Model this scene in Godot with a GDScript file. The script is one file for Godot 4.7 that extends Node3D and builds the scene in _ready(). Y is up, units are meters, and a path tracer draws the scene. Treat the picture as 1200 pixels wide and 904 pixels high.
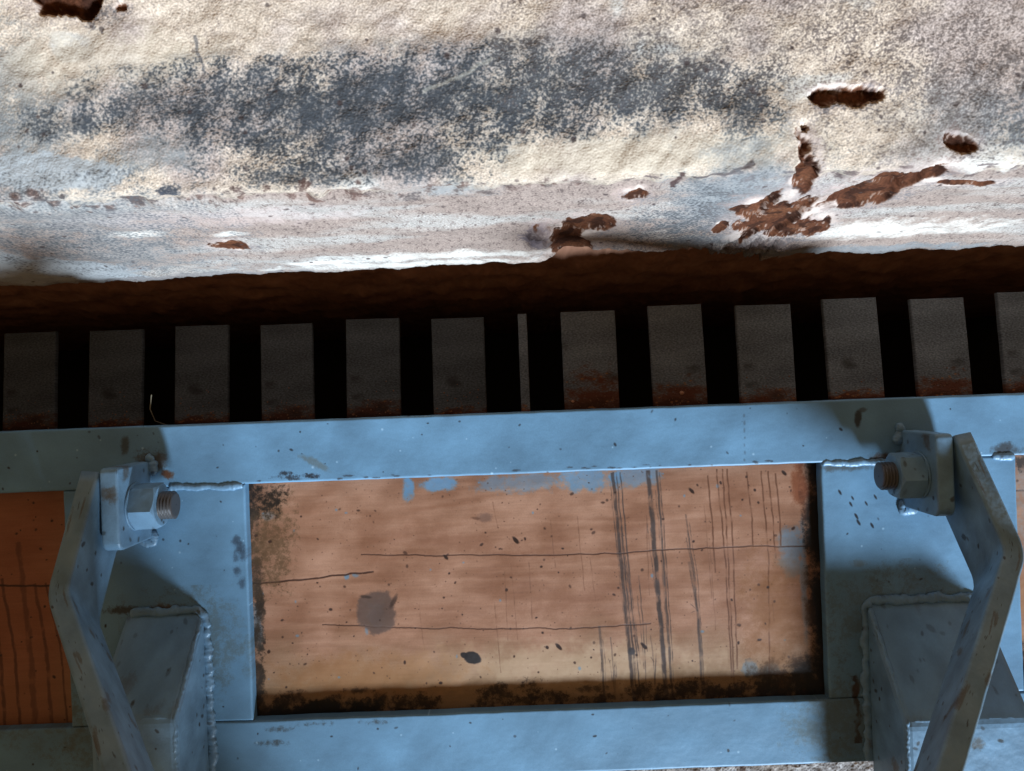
extends Node3D
# Close view straight down on a blue painted steel frame bolted over a timber beam,
# a dark slot with grating bars behind it and a weathered concrete ledge above the slot.
# x runs along the rails, y is up, z runs towards the bottom of the photograph. Frame top = FY.

const FY := 0.14
const SIDE := 1024
var noise_a: PackedByteArray
var noise_b: PackedByteArray
var noise_c: PackedByteArray
var bump := FastNoiseLite.new()
var paint: StandardMaterial3D
var paint_misc: StandardMaterial3D
var arm_paint: StandardMaterial3D
var wood: StandardMaterial3D
var concrete: StandardMaterial3D
var soil: StandardMaterial3D
var mud: StandardMaterial3D
var ground_mat: StandardMaterial3D
var bar_mats: Array[StandardMaterial3D] = []
var thread_mat: StandardMaterial3D

# marks on the ledge: x, t (metres down the face from the ledge edge, negative on top), half sizes, turn, depth
var pits := [
	[.2268, -.0500, .0160, .0052, .05, .010], [.2111, .1040, .0215, .046, .2, .013], [.2408, .1354, .0150, .030, .0, .009], [.1885, .0860, .0110, .024, .3, .009],
	[.2035, .0100, .0058, .025, .15, .010], [.2616, .0514, .0160, .024, .0, .012], [.2714, .0240, .0190, .014, -.2, .011], [.2896, .0148, .0095, .012, .0, .009],
	[.3026, -.0162, .0080, .0050, -.3, .006], [.3187, .0301, .0170, .0050, -.1, .006], [.0510, .1480, .0140, .038, .3, .010], [.0620, .1020, .0150, .020, .0, .008],
	[.0908, .0316, .0080, .0100, .0, .007], [-.2843, -.1320, .0170, .0090, -.2, .010], [-.2902, -.1250, .0080, .0030, .0, .004], [-.2249, .1257, .0100, .0130, .0, .005],
	[-.2673, -.1255, .0022, .0048, .0, .004], [-.2457, -.1236, .0036, .0026, .0, .004], [.1735, .1236, .0040, .0120, .0, .005]]
var lip := PackedVector2Array([Vector2(-.9, 1.0), Vector2(-.48, 1.007), Vector2(-.385, 1.015), Vector2(-.32, 1.015), Vector2(-.22, .992), Vector2(-.125, 1.0), Vector2(-.028, .977), Vector2(.036, .962), Vector2(.0466, .83), Vector2(.0535, .785), Vector2(.128, .853), Vector2(.1587, .85), Vector2(.2105, .94), Vector2(.244, 1.06), Vector2(.271, 1.006), Vector2(.371, 1.025), Vector2(.49, 1.008), Vector2(.9, 1.0)])


func _ready() -> void:
	# camera
	var cam := Camera3D.new()
	cam.name = "camera"
	var a := deg_to_rad(2.15)
	cam.transform = Transform3D(Basis(Vector3(cos(a), 0, sin(a)), Vector3(sin(a), 0, -cos(a)), Vector3.UP), Vector3(0, FY + .65, 0))
	cam.fov = 51.92
	cam.near = .02
	cam.far = 60.0
	var at := CameraAttributesPhysical.new()
	cam.attributes = at
	add_child(cam)
	at.frustum_focal_length = 25.0
	at.frustum_focus_distance = .67
	at.frustum_near = .02
	at.frustum_far = 60.0
	at.exposure_aperture = 11.0
	# sky, exposure
	var we := WorldEnvironment.new()
	we.name = "environment"
	var env := Environment.new()
	var sky := Sky.new()
	var sm := ProceduralSkyMaterial.new()
	sm.sky_top_color = Color(.64, .54, .41)
	sm.sky_horizon_color = Color(.68, .58, .44)
	sm.ground_horizon_color = Color(.40, .36, .31)
	sm.ground_bottom_color = Color(.25, .22, .19)
	sky.sky_material = sm
	env.sky = sky
	env.background_mode = Environment.BG_SKY
	env.tonemap_mode = Environment.TONE_MAPPER_LINEAR
	env.background_energy_multiplier = .36
	env.tonemap_exposure = 1.68
	env.sdfgi_enabled = true
	env.ssao_enabled = true
	env.ssil_enabled = true
	we.environment = env
	add_child(we)
	# light, low from the lower right, soft
	var sun := DirectionalLight3D.new()
	sun.name = "sun"
	sun.light_color = Color(.83, .92, 1.0)
	sun.light_energy = 1.6
	sun.light_angular_distance = 8.0
	sun.shadow_enabled = true
	add_child(sun)
	sun.look_at_from_position(Vector3(.340, .430, .835), Vector3.ZERO)

	make_noise()
	make_materials()
	setting()
	ledge()
	timber()
	frame()
	arms()
	gratings()
	small_things()


# ------------------------------------------------------------------ names
func tag(o: Node3D, label: String, category: String, group := "") -> void:
	o.set_meta("label", label)
	o.set_meta("category", category)
	if group:
		o.set_meta("group", group)


func thing(called: String, label: String, category: String, where := Vector3.ZERO, group := "") -> Node3D:
	var o := Node3D.new()
	o.name = called
	o.position = where
	add_child(o, true)
	tag(o, label, category, group)
	return o


var counts := {}
func put(called: String, m: Mesh, mat: Material, parent: Node3D = self) -> MeshInstance3D:
	var o := MeshInstance3D.new()
	var key := str(parent.get_instance_id()) + called
	var n: int = counts.get(key, 0)
	counts[key] = n + 1
	o.name = called if n == 0 else "%s_%03d" % [called, n]
	o.mesh = m
	o.material_override = mat
	parent.add_child(o, true)
	return o


# ------------------------------------------------------------------ noise and canvases
func tile(freq: float, octaves: int, s: int) -> PackedByteArray:
	var f := FastNoiseLite.new()
	f.noise_type = FastNoiseLite.TYPE_SIMPLEX_SMOOTH
	f.seed = s
	f.frequency = freq
	f.fractal_type = FastNoiseLite.FRACTAL_FBM if octaves > 1 else FastNoiseLite.FRACTAL_NONE
	f.fractal_octaves = octaves
	var im := f.get_seamless_image(SIDE, SIDE)
	im.convert(Image.FORMAT_L8)
	return im.get_data()


func make_noise() -> void:
	noise_a = tile(.007, 5, 11)
	noise_b = tile(.085, 2, 23)
	noise_c = tile(.31, 1, 37)
	bump.seed = 5
	bump.frequency = 1.0
	bump.fractal_octaves = 4


func na(x: int, y: int) -> float:
	return noise_a[((y & 1023) << 10) | (x & 1023)] / 255.0


func nb(x: int, y: int) -> float:
	return noise_b[((y & 1023) << 10) | (x & 1023)] / 255.0


func nc(x: int, y: int) -> float:
	return noise_c[((y & 1023) << 10) | (x & 1023)] / 255.0


class Canvas:
	var w: int
	var h: int
	var x0: float
	var z0: float
	var sx: float   # pixels per metre
	var sz: float
	var c: PackedByteArray
	var e: PackedByteArray
	var a: PackedByteArray
	var b: PackedByteArray
	var f: PackedByteArray
	var gm := 1.0   # grain scale

	func _init(w_: int, h_: int, x0_: float, z0_: float, dx: float, dz: float, na_: PackedByteArray, nb_: PackedByteArray, nc_: PackedByteArray) -> void:
		w = w_
		h = h_
		x0 = x0_
		z0 = z0_
		sx = w / dx
		sz = h / dz
		a = na_
		b = nb_
		f = nc_
		c = PackedByteArray()
		c.resize(w * h * 3)
		e = PackedByteArray()
		e.resize(w * h)

	func dot(k: int, col: Color, m: float, dh: float) -> void:
		var q := k * 3
		c[q] = clampi(int(lerpf(c[q], col.r * 255.0, m)), 0, 255)
		c[q + 1] = clampi(int(lerpf(c[q + 1], col.g * 255.0, m)), 0, 255)
		c[q + 2] = clampi(int(lerpf(c[q + 2], col.b * 255.0, m)), 0, 255)
		if dh != 0.0:
			e[k] = clampi(int(e[k] + dh * m), 0, 255)

	# an uneven patch; speck 0 is solid, 1 breaks it into grains, soft widens its edge
	func blob(x: float, z: float, rx: float, rz: float, turn: float, col: Color, amount := 1.0, rough := .5, soft := .25, speck := 0.0, dh := 0.0) -> void:
		var reach := (1.0 + rough * .6) * maxf(rx, rz) if turn != 0.0 else 0.0
		var ex := maxf(reach, rx * (1.0 + rough * .6))
		var ez := maxf(reach, rz * (1.0 + rough * .6))
		var i0 := clampi(int((x - ex - x0) * sx), 0, w - 1)
		var i1 := clampi(int((x + ex - x0) * sx) + 1, 0, w)
		var j0 := clampi(int((z - ez - z0) * sz), 0, h - 1)
		var j1 := clampi(int((z + ez - z0) * sz) + 1, 0, h)
		var ct := cos(turn)
		var st := sin(turn)
		for j in range(j0, j1):
			var dz := j / sz + z0 - z
			for i in range(i0, i1):
				var dx := i / sx + x0 - x
				var u := (dx * ct + dz * st) / rx
				var v := (dz * ct - dx * st) / rz
				var k := ((j * 3 & 1023) << 10) | (i * 3 & 1023)
				var g := b[((int(j * gm) & 1023) << 10) | (int(i * gm) & 1023)] / 255.0 * .66 + f[((j & 1023) << 10) | (i & 1023)] / 255.0 * .34
				var d := sqrt(u * u + v * v) + ((a[k] / 255.0 - .5) * 1.4 + (g - .5) * .7) * rough
				var m := 1.0 - smoothstep(1.0 - soft, 1.0 + soft, d)
				if m <= 0.0:
					continue
				if speck > 0.0:
					var am := lerpf(1.0, amount, speck)
					m = lerpf(m, smoothstep(-.55, .60, m * am - ((g - .5) * 2.0 + (a[k] / 255.0 - .5) * .5 + .5)), speck)
					dot(j * w + i, col, m * lerpf(amount, .88, speck), dh)
					continue
				dot(j * w + i, col, m * amount, dh)

	func stroke(pts: PackedVector2Array, wide: float, col: Color, amount := 1.0, rough := .5, dh := 0.0, broken := 0.0) -> void:
		for s in pts.size() - 1:
			var p := pts[s]
			var q := pts[s + 1]
			var ex := wide * 2.0
			var i0 := clampi(int((minf(p.x, q.x) - ex - x0) * sx), 0, w - 1)
			var i1 := clampi(int((maxf(p.x, q.x) + ex - x0) * sx) + 1, 0, w)
			var j0 := clampi(int((minf(p.y, q.y) - ex - z0) * sz), 0, h - 1)
			var j1 := clampi(int((maxf(p.y, q.y) + ex - z0) * sz) + 1, 0, h)
			var l2 := p.distance_squared_to(q)
			for j in range(j0, j1):
				for i in range(i0, i1):
					var r := Vector2(i / sx + x0, j / sz + z0)
					var t := (r - p).dot(q - p) / l2
					if t < 0.0 or t >= 1.0:
						continue
					var wob := (a[((j * 5 & 1023) << 10) | (i * 5 & 1023)] / 255.0 - .5) * rough * wide * 3.0
					var d := absf((r - p).cross((q - p).normalized()) + wob) / wide
					var m := 1.0 - smoothstep(.5, 1.2, d)
					if m > 0.0:
						if broken > 0.0:
							m *= .25 + .75 * smoothstep(broken - .2, broken + .2, a[((j * 4 & 1023) << 10) | (i * 9 & 1023)] / 255.0)
						dot(j * w + i, col, m * amount, dh)

	func texture() -> ImageTexture:
		return ImageTexture.create_from_image(Image.create_from_data(w, h, false, Image.FORMAT_RGB8, c))

	func heights() -> ImageTexture:
		return ImageTexture.create_from_image(Image.create_from_data(w, h, false, Image.FORMAT_L8, e))


func mat_of(cv: Canvas, rough: float, relief_cm: float, spec := .5) -> StandardMaterial3D:
	var m := StandardMaterial3D.new()
	m.albedo_texture = cv.texture()
	m.roughness = rough
	m.metallic_specular = spec
	m.heightmap_enabled = true
	m.heightmap_texture = cv.heights()
	m.heightmap_scale = relief_cm
	return m


# ------------------------------------------------------------------ materials
func make_materials() -> void:
	var rng := RandomNumberGenerator.new()
	rng.seed = 77
	paint_frame(rng)
	paint_small(rng)
	paint_wood(rng)
	paint_concrete(rng)
	paint_bars(rng)
	# brown earth and brick of the undercut
	var cv := Canvas.new(512, 512, 0, 0, .4, .4, noise_a, noise_b, noise_c)
	for j in 512:
		for i in 512:
			var k := j * 512 + i
			var t := na(i * 2, j * 4) * .7 + nb(i, j) * .3
			cv.dot(k, Color(.46, .31, .24).lerp(Color(.66, .48, .38), t), 1.0, 0)
			cv.e[k] = int(255 * (nb(i, j) * .6 + na(i * 4, j * 4) * .4))
	soil = mat_of(cv, .95, .10, .2)
	mud = StandardMaterial3D.new()
	mud.albedo_color = Color(.16, .14, .125)
	mud.roughness = .95
	# rough grey ground
	cv = Canvas.new(512, 512, 0, 0, .4, .4, noise_a, noise_b, noise_c)
	for j in 512:
		for i in 512:
			var k := j * 512 + i
			var g := nb(i, j)
			var t := na(i * 2, j * 2)
			var col := Color(.50, .47, .45).lerp(Color(.74, .71, .69), clampf((g - .35) * 2.2, 0, 1))
			if nc(i, j) < .27:
				col = col.lerp(Color(.25, .22, .21), .7)
			col = col.lerp(Color(.58, .50, .43), clampf((t - .5) * 1.6, 0, .6))
			cv.dot(k, col, 1.0, 0)
			cv.e[k] = int(255 * (g * .7 + nc(i, j) * .3))
	for i in 40:
		cv.blob(rng.randf() * .4, rng.randf() * .4, rng.randf_range(.002, .006), rng.randf_range(.002, .005), rng.randf() * 3.0, Color(.3, .2, .15), .8, .7, .3, .3, -60)
	ground_mat = mat_of(cv, .9, .25, .3)
	ground_mat.uv1_triplanar = true
	ground_mat.uv1_world_triplanar = true
	ground_mat.uv1_scale = Vector3.ONE * 2.5


func paint_frame(rng: RandomNumberGenerator) -> void:
	var cv := Canvas.new(2048, 922, -.5, 0.0, 1.0, .45, noise_a, noise_b, noise_c)
	for j in cv.h:
		for i in cv.w:
			var k := j * 2048 + i
			var t := na(i, j)
			var g := nb(i >> 1, j >> 1)
			var f := nc(i, j)
			var v := 1.0 + (t - .5) * .22 + (f - .5) * .05
			var q := k * 3
			cv.c[q] = int(clampf(99.0 * v, 0, 255))
			cv.c[q + 1] = int(clampf(135.0 * v, 0, 255))
			cv.c[q + 2] = int(clampf(161.0 * v, 0, 255))
			# brushed, pimply enamel
			cv.e[k] = int(255 * (.14 * nb(i >> 2, j) + .36 * g + .3 * t + .2 * nb(i, j)))
	var chip := Color(.10, .10, .11)
	for i in 380:
		var x := rng.randf_range(-.5, .5)
		var z := rng.randf_range(0, .45)
		var s := rng.randf_range(.0003, .0009)
		cv.blob(x, z, s, s * rng.randf_range(.8, 2.0), rng.randf() * 3.1, chip, rng.randf_range(.3, .9), .6, .4, 0, -30)
	for i in 260:
		var s := rng.randf_range(.0004, .0010)
		cv.blob(rng.randf_range(-.5, .5), rng.randf_range(0, .45), s, s, 0, Color(.62, .74, .82), .7, .5, .4, 0, 60)
	for i in 14:
		cv.blob(rng.randf_range(-.5, .5), rng.randf_range(0, .45), rng.randf_range(.003, .012), rng.randf_range(.002, .006), rng.randf_range(-.5, .5), Color(.36, .36, .33), .35, .8, .6, .3)
	# flaked strip along the rail's lower edge left of centre, and round the right end
	for x in [-.186, -.180, -.172, -.166, -.195]:
		cv.blob(x, .0655 + rng.randf_range(-.002, .002), .005, .0013, 0, Color(.15, .17, .2), .6, 1.2, .6, .9, -20)
	for i in 30:
		cv.blob(rng.randf_range(-.22, .25), .0690 + rng.randf_range(-.0015, .0012), rng.randf_range(.001, .004), .0007, 0, Color(.2, .22, .25), .6, .8, .4, .4, -20)
	for i in 7:
		cv.blob(.186 + rng.randf_range(-.0006, .0006), .031 + i * .006, .0008, rng.randf_range(.0008, .002), 0, Color(.25, .30, .34), .45, .6, .5)
	# rust at the welds
	cv.blob(-.2815, .0615, .0060, .0042, .4, Color(.36, .20, .11), .9, .7, .35, .2)
	cv.blob(-.2940, .0500, .012, .0070, .4, Color(.25, .19, .14), .6, .9, .5, .3)
	cv.blob(.3000, .0690, .016, .0040, .0, Color(.27, .19, .14), .8, .8, .5, .2)
	cv.blob(.2660, .0760, .020, .0030, .0, Color(.27, .25, .23), .6, .8, .5, .2)
	cv.blob(.3960, .0660, .012, .0040, .0, Color(.20, .19, .19), .7, .8, .5, .2)
	cv.blob(.2785, .0370, .0022, .0060, .1, Color(.14, .14, .14), .8, .6, .4, .2)
	cv.blob(.2830, .0300, .0030, .0015, .1, Color(.2, .2, .2), .5, .8, .4, .2)
	cv.blob(-.315, .0370, .0030, .0060, .1, Color(.2, .19, .17), .6, .8, .5, .2)
	cv.stroke(PackedVector2Array([Vector2(.2685, .245), Vector2(.2692, .268), Vector2(.2688, .300)]), .0024, Color(.17, .10, .06), .9, .9, 0, .35)
	cv.blob(.2690, .2580, .0030, .006, 0, Color(.22, .12, .07), .8, .8, .4, .2)
	cv.blob(-.2900, .1700, .018, .0030, 0, Color(.30, .19, .12), .8, .9, .5, .3)
	cv.blob(-.3200, .1700, .015, .0030, 0, Color(.16, .14, .12), .7, .9, .5, .3)
	for p in [[.2705, .1060], [.2745, .1160], [.2870, .1240], [.2720, .1010], [.2760, .1210], [.2620, .0960], [.2830, .1060], [.2905, .1010]]:
		cv.blob(p[0], p[1], .0008, .0022, -.5, Color(.09, .10, .12), .9, .5, .4, 0, -40)
	for p in [[-.2260, .1230], [-.2290, .1310], [-.2235, .1290], [-.2280, .1410], [-.2250, .1520], [-.2285, .1180]]:
		cv.blob(p[0], p[1], .0022, .0034, .2, Color(.17, .21, .26), .55, 1.1, .9, .4, -10)
	# dirt near the foot of the gussets and on the lower rail
	for p in [[-.20, .271], [-.17, .268], [-.12, .268], [-.205, .282]]:
		cv.blob(p[0], p[1], .009, .0016, 0, Color(.22, .24, .25), .45, 1.2, .8, .8)
	for p in [[-.39, .24], [-.33, .28], [-.27, .20], [.30, .20], [.26, .28]]:
		cv.blob(p[0], p[1], .035, .03, 0, Color(.32, .34, .32), .35, 1.0, .8, .4)
	paint = mat_of(cv, .48, .026, .45)


func paint_small(rng: RandomNumberGenerator) -> void:
	for pass_ in 2:
		var cv := Canvas.new(512, 512, 0, 0, .25, .25, noise_a, noise_b, noise_c)
		for j in 512:
			for i in 512:
				var k := j * 512 + i
				var ii := i if pass_ == 0 or i > 136 else i >> 2
				var t := na(ii * 2, j * 2)
				var g := nb(ii, j)
				var v := 1.0 + (t - .5) * .3 + (nc(i, j) - .5) * .06
				var col := Color(.42, .545, .64) * v
				if pass_ == 1:
					var edge := 1.0 - smoothstep(128.0, 140.0, i + (t - .5) * 16.0)
					col = col.lerp((Color(.46, .50, .50) * v).lerp(Color(.47, .46, .42), smoothstep(.36, .62, t)), edge * .28)
				cv.dot(k, col, 1.0, 0)
				cv.e[k] = int(255 * (.4 * nb(ii >> 1, j >> 1) + .3 * t + .3 * g))
		for i in 120:
			var s := rng.randf_range(.0005, .0016)
			cv.blob(rng.randf() * .25, rng.randf() * .25, s, s * rng.randf_range(1, 2), rng.randf() * 3.0, Color(.15, .14, .13), rng.randf_range(.3, .9), .7, .4, .2, -30)
		for i in 22:
			cv.blob(rng.randf() * .25, rng.randf() * .25, rng.randf_range(.003, .010), rng.randf_range(.002, .005), rng.randf() * 3.0, Color(.30, .26, .22), .45, .9, .6, .4)
		var m := mat_of(cv, .42 if pass_ == 0 else .5, .045)
		if pass_ == 0:
			m.uv1_triplanar = true
			m.uv1_world_triplanar = true
			m.uv1_scale = Vector3.ONE * 4.0
			paint_misc = m
		else:
			arm_paint = m
	thread_mat = StandardMaterial3D.new()
	thread_mat.albedo_color = Color(.36, .35, .35)
	thread_mat.metallic = .6
	thread_mat.roughness = .45


func paint_wood(rng: RandomNumberGenerator) -> void:
	var cv := Canvas.new(2048, 614, -.5, .04, 1.0, .30, noise_a, noise_b, noise_c)
	for j in cv.h:
		var z := j / cv.sz + .04
		for i in cv.w:
			var k := j * 2048 + i
			var x := i / cv.sx - .5
			var t := na(i, j)
			var t2 := na(i / 3 + 300, j * 2 + 77)
			# flat sawn grain: bands that wander with the noise
			var ring := sin(z * 120.0 + t2 * 14.0 + sin(x * 9.0 + z * 12.0) * 2.2)
			var fine := nb(i >> 4, j * 3) * .6 + nb(i >> 2, j * 4) * .4
			var col := Color(.725, .53, .42).lerp(Color(.55, .355, .25), clampf(.42 + ring * .16 + (t - .5) * .95, 0, 1))
			col = col.lerp(Color(.69, .555, .43), smoothstep(.19, .245, z + (t - .5) * .04) * .7)
			col = col.lerp(Color(.55, .42, .29), smoothstep(.225, .258, z + (t2 - .5) * .03) * .8)
			var left := 1.0 - smoothstep(-.40, -.34, x)
			col = col.lerp(Color(.60, .32, .20), left * .6)
			col *= 1.0 + (fine - .5) * .10 + (nc(i, j) - .5) * .06
			col *= .90
			cv.dot(k, col, 1.0, 0)
			cv.e[k] = int(255 * (.5 + (fine - .5) * .14 + (nb(i, j) - .5) * .25))
	var black := Color(.09, .065, .05)
	cv.blob(.03, .232, .09, .016, 0, Color(.74, .62, .50), .6, .9, .8, .1)
	cv.blob(-.13, .235, .07, .016, 0, Color(.56, .37, .22), .55, .9, .8, .1)
	cv.blob(-.06, .125, .06, .006, .15, Color(.52, .34, .25), .4, 1.0, .9, .1)
	cv.blob(.05, .178, .05, .006, -.2, Color(.52, .34, .25), .4, 1.0, .9, .1)
	# blue paint smeared over the edges
	var blue := Color(.37, .50, .60)
	for p in [[-.0900, .0800, .0045, .0110, .95], [-.0640, .0790, .0130, .0050, .9], [.0050, .0800, .034, .0070, .45], [.0600, .0790, .022, .0090, .75], [.0980, .0780, .020, .0080, .55], [.2240, .1440, .010, .017, .55], [-.2170, .1900, .0045, .014, .6], [.1880, .2400, .007, .006, .5], [.205, .243, .007, .005, .4], [.234, .17, .003, .05, .35], [-.205, .10, .006, .004, .4], [-.135, .151, .003, .002, .6], [-.127, .196, .002, .004, .6], [-.142, .152, .002, .002, .7]]:
		cv.blob(p[0], p[1], p[2], p[3], 0, blue, p[4], .7, .35, .25, 10)
	for i in 26:
		cv.blob(rng.randf_range(-.22, .24), rng.randf_range(.075, .25), rng.randf_range(.0006, .0016), rng.randf_range(.0006, .0016), 0, blue, .6, .6, .4)
	# cracks along the grain
	for s in [[[-.2300, .1550, -.1838, .1534, -.1481, .1504, -.1200, .1486], .0008, .9], [[-.1297, .1340, -.0621, .1373, .0232, .1405, .0802, .1412, .1301, .1395, .1800, .1393, .2480, .1411], .0006, .75], [[-.1639, .1905, -.0999, .1950, -.0360, .1988, .0281, .2012, .0637, .2011, .1065, .1999], .0006, .7], [[-.48, .1446, -.4329, .1476, -.36, .1519], .0009, .9], [[.40, .102, .48, .1015], .0008, .9]]:
		var pts := PackedVector2Array()
		var l: Array = s[0]
		for i in range(0, l.size() - 3, 2):   # finer steps with a small wander
			var p := Vector2(l[i], l[i + 1])
			var q := Vector2(l[i + 2], l[i + 3])
			for k in 6:
				pts.append(p.lerp(q, k / 6.0) + Vector2(0, rng.randf_range(-.0005, .0005)))
		pts.append(Vector2(l[-2], l[-1]))
		cv.stroke(pts, s[1], Color(.22, .12, .08), s[2], .25, -150)
	# grey scrapes across the grain
	var scrape := Color(.25, .195, .175)
	for s in [[.0798, .0742, .0850, .1656, .0907, .2640, .0016, .8], [.0830, .074, .0875, .165, .0930, .2600, .0006, .6], [.0862, .0744, .0905, .1658, .0960, .2600, .0006, .7], [.0985, .16, .1000, .20, .1010, .255, .0005, .4], [.1090, .0739, .1134, .1667, .1172, .2600, .0021, .9], [.1160, .0741, .1190, .1455, .1222, .2600, .0010, .75], [.0640, .20, .0655, .23, .0662, .262, .0012, .55], [.0730, .21, .0740, .23, .0750, .262, .0006, .4], [.1060, .21, .1075, .23, .1085, .25, .0005, .4], [.1383, .1106, .1440, .165, .1469, .2605, .0008, .45], [.1400, .15, .1455, .19, .1480, .24, .0014, .3]]:
		var pts := PackedVector2Array([Vector2(s[0], s[1]), Vector2(s[2], s[3]), Vector2(s[4], s[5])])
		cv.stroke(pts, s[6], scrape, s[7], .12, -25, .30)
		for k in 3:
			var dx := rng.randf_range(-.003, .003)
			var cut := PackedVector2Array([pts[0] + Vector2(dx, rng.randf_range(0, .05)), pts[1] + Vector2(dx, 0), pts[2] + Vector2(dx * .7, -rng.randf_range(0, .04))])
			cv.stroke(cut, .00035, scrape, .55, .1, -15, .42)
	for s in [[.1653, .0750, .1700, .1546, .1717, .2472], [.1702, .0750, .1722, .1546, .1735, .2544], [.1740, .0750, .1765, .14, .1765, .24], [.2020, .0780, .2053, .1488, .2027, .2555], [.2080, .0780, .2100, .12, .2110, .15], [.1900, .0780, .1925, .11, .193, .14], [.1580, .08, .1600, .12, .161, .16], [.2140, .08, .2155, .11, .216, .14]]:
		cv.stroke(PackedVector2Array([Vector2(s[0], s[1]), Vector2(s[2], s[3]), Vector2(s[4], s[5])]), .0007, Color(.34, .20, .13), .75, .3, -20, .35)
	for x in [-.470, -.452, -.441, -.43, -.418, -.405, -.392, -.38]:
		var lean := rng.randf_range(.004, .012)
		cv.stroke(PackedVector2Array([Vector2(x - lean, .10 + rng.randf() * .06), Vector2(x, .2), Vector2(x + lean * .3, .265)]), rng.randf_range(.0008, .003), Color(.20, .09, .06), rng.randf_range(.3, .6), .3, -20, .3)
	for i in 14:
		var x := rng.randf_range(-.15, .21)
		var z := rng.randf_range(.08, .2)
		cv.stroke(PackedVector2Array([Vector2(x, z), Vector2(x + rng.randf_range(0, .004), z + rng.randf_range(.02, .08))]), .0004, Color(.40, .26, .19), .5, .2, -10, .45)
	for i in 60:
		var gx := rng.randf_range(-.225, .25)
		var deep := .263 - absf(rng.randfn(0.0, .007))
		cv.blob(gx, deep, rng.randf_range(.004, .012), rng.randf_range(.002, .006), 0, Color(.17, .11, .07), rng.randf_range(.25, .6), 1.2, .8, .6, -10)
	for i in 900:
		var fs := rng.randf_range(.0002, .0005)
		cv.blob(rng.randf_range(-.23, .25), rng.randf_range(.072, .265), fs, fs, 0, Color(.28, .18, .13), rng.randf_range(.3, .8), .6, .5, 0, -20)
	# oil and dirt: round patch, drop, knot mark
	cv.blob(-.1187, .1822, .0165, .0175, .2, Color(.36, .27, .23), .92, .22, .10, .0, 6)
	cv.blob(-.1187, .1822, .0085, .0095, .2, Color(.36, .29, .26), .6, .8, .4, .2)
	cv.blob(-.1050, .1740, .0020, .0060, .5, Color(.22, .15, .12), .7, .6, .4)
	cv.blob(-.1270, .1690, .0050, .0012, .2, Color(.20, .14, .11), .7, .6, .4)
	cv.blob(-.0410, .2230, .0068, .0050, .3, Color(.14, .115, .115), .97, .25, .12, 0, 10)
	cv.blob(-.0480, .2205, .0034, .0022, .5, Color(.14, .115, .115), .95, .3, .15)
	cv.blob(-.0275, .1072, .0060, .0040, 0, Color(.47, .34, .28), .8, .6, .3, .1)
	cv.blob(-.0340, .1080, .0050, .0012, .1, Color(.36, .23, .17), .6, .6, .3, .1)
	# black, rotten borders
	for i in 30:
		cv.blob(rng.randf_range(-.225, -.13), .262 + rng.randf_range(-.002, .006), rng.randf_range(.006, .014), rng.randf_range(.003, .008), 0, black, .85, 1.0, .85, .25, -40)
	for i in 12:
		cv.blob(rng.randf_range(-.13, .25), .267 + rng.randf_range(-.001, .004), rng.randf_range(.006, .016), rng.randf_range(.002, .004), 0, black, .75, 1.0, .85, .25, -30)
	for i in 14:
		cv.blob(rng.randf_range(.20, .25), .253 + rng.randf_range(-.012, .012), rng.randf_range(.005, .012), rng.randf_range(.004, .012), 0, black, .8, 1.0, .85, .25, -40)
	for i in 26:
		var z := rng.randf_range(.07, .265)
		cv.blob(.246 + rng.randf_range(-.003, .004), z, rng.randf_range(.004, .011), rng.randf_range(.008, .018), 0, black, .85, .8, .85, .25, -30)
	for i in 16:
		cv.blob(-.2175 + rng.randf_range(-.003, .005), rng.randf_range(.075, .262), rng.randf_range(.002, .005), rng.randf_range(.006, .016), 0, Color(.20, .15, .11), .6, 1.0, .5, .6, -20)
	cv.blob(-.205, .118, .017, .034, 0, Color(.36, .26, .17), .55, .9, .6, .7)
	cv.blob(-.210, .085, .014, .012, 0, black, .55, 1.0, .6, .8)
	cv.blob(.2340, .0900, .006, .020, 0, Color(.45, .22, .11), .7, .9, .6, .2)
	cv.blob(.2100, .2000, .022, .045, 0, Color(.47, .29, .15), .55, .8, .7, .1)
	for i in 420:
		var s := rng.randf_range(.0003, .0011)
		cv.blob(rng.randf_range(-.48, .48), rng.randf_range(.074, .262), s, s * rng.randf_range(.8, 1.8), rng.randf() * 3.0, Color(.20, .12, .09), rng.randf_range(.5, 1.0), .6, .4, 0, -60)
	for p in [[.0300, .2160], [.1000, .2180], [.1440, .0920], [.2210, .0800], [-.0020, .1270], [-.06, .139]]:
		cv.blob(p[0], p[1], .0014, .0032, -.7, Color(.16, .09, .06), .95, .5, .3, 0, -120)
	cv.blob(.0900, .2220, .0028, .0028, 0, Color(.22, .19, .19), .9, .5, .3)
	# right hand window: greyer, weathered
	cv.blob(.445, .11, .04, .05, 0, Color(.56, .52, .50), .6, .8, .6, .4)
	cv.blob(.440, .078, .03, .006, 0, Color(.18, .14, .12), .7, 1.0, .5, .6)
	cv.blob(.440, .195, .03, .028, 0, Color(.62, .43, .27), .5, 1.0, .6, .2)
	cv.blob(.440, .246, .04, .018, 0, Color(.16, .09, .06), .9, .8, .3, .1)
	wood = mat_of(cv, .5, .02, .4)


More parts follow.
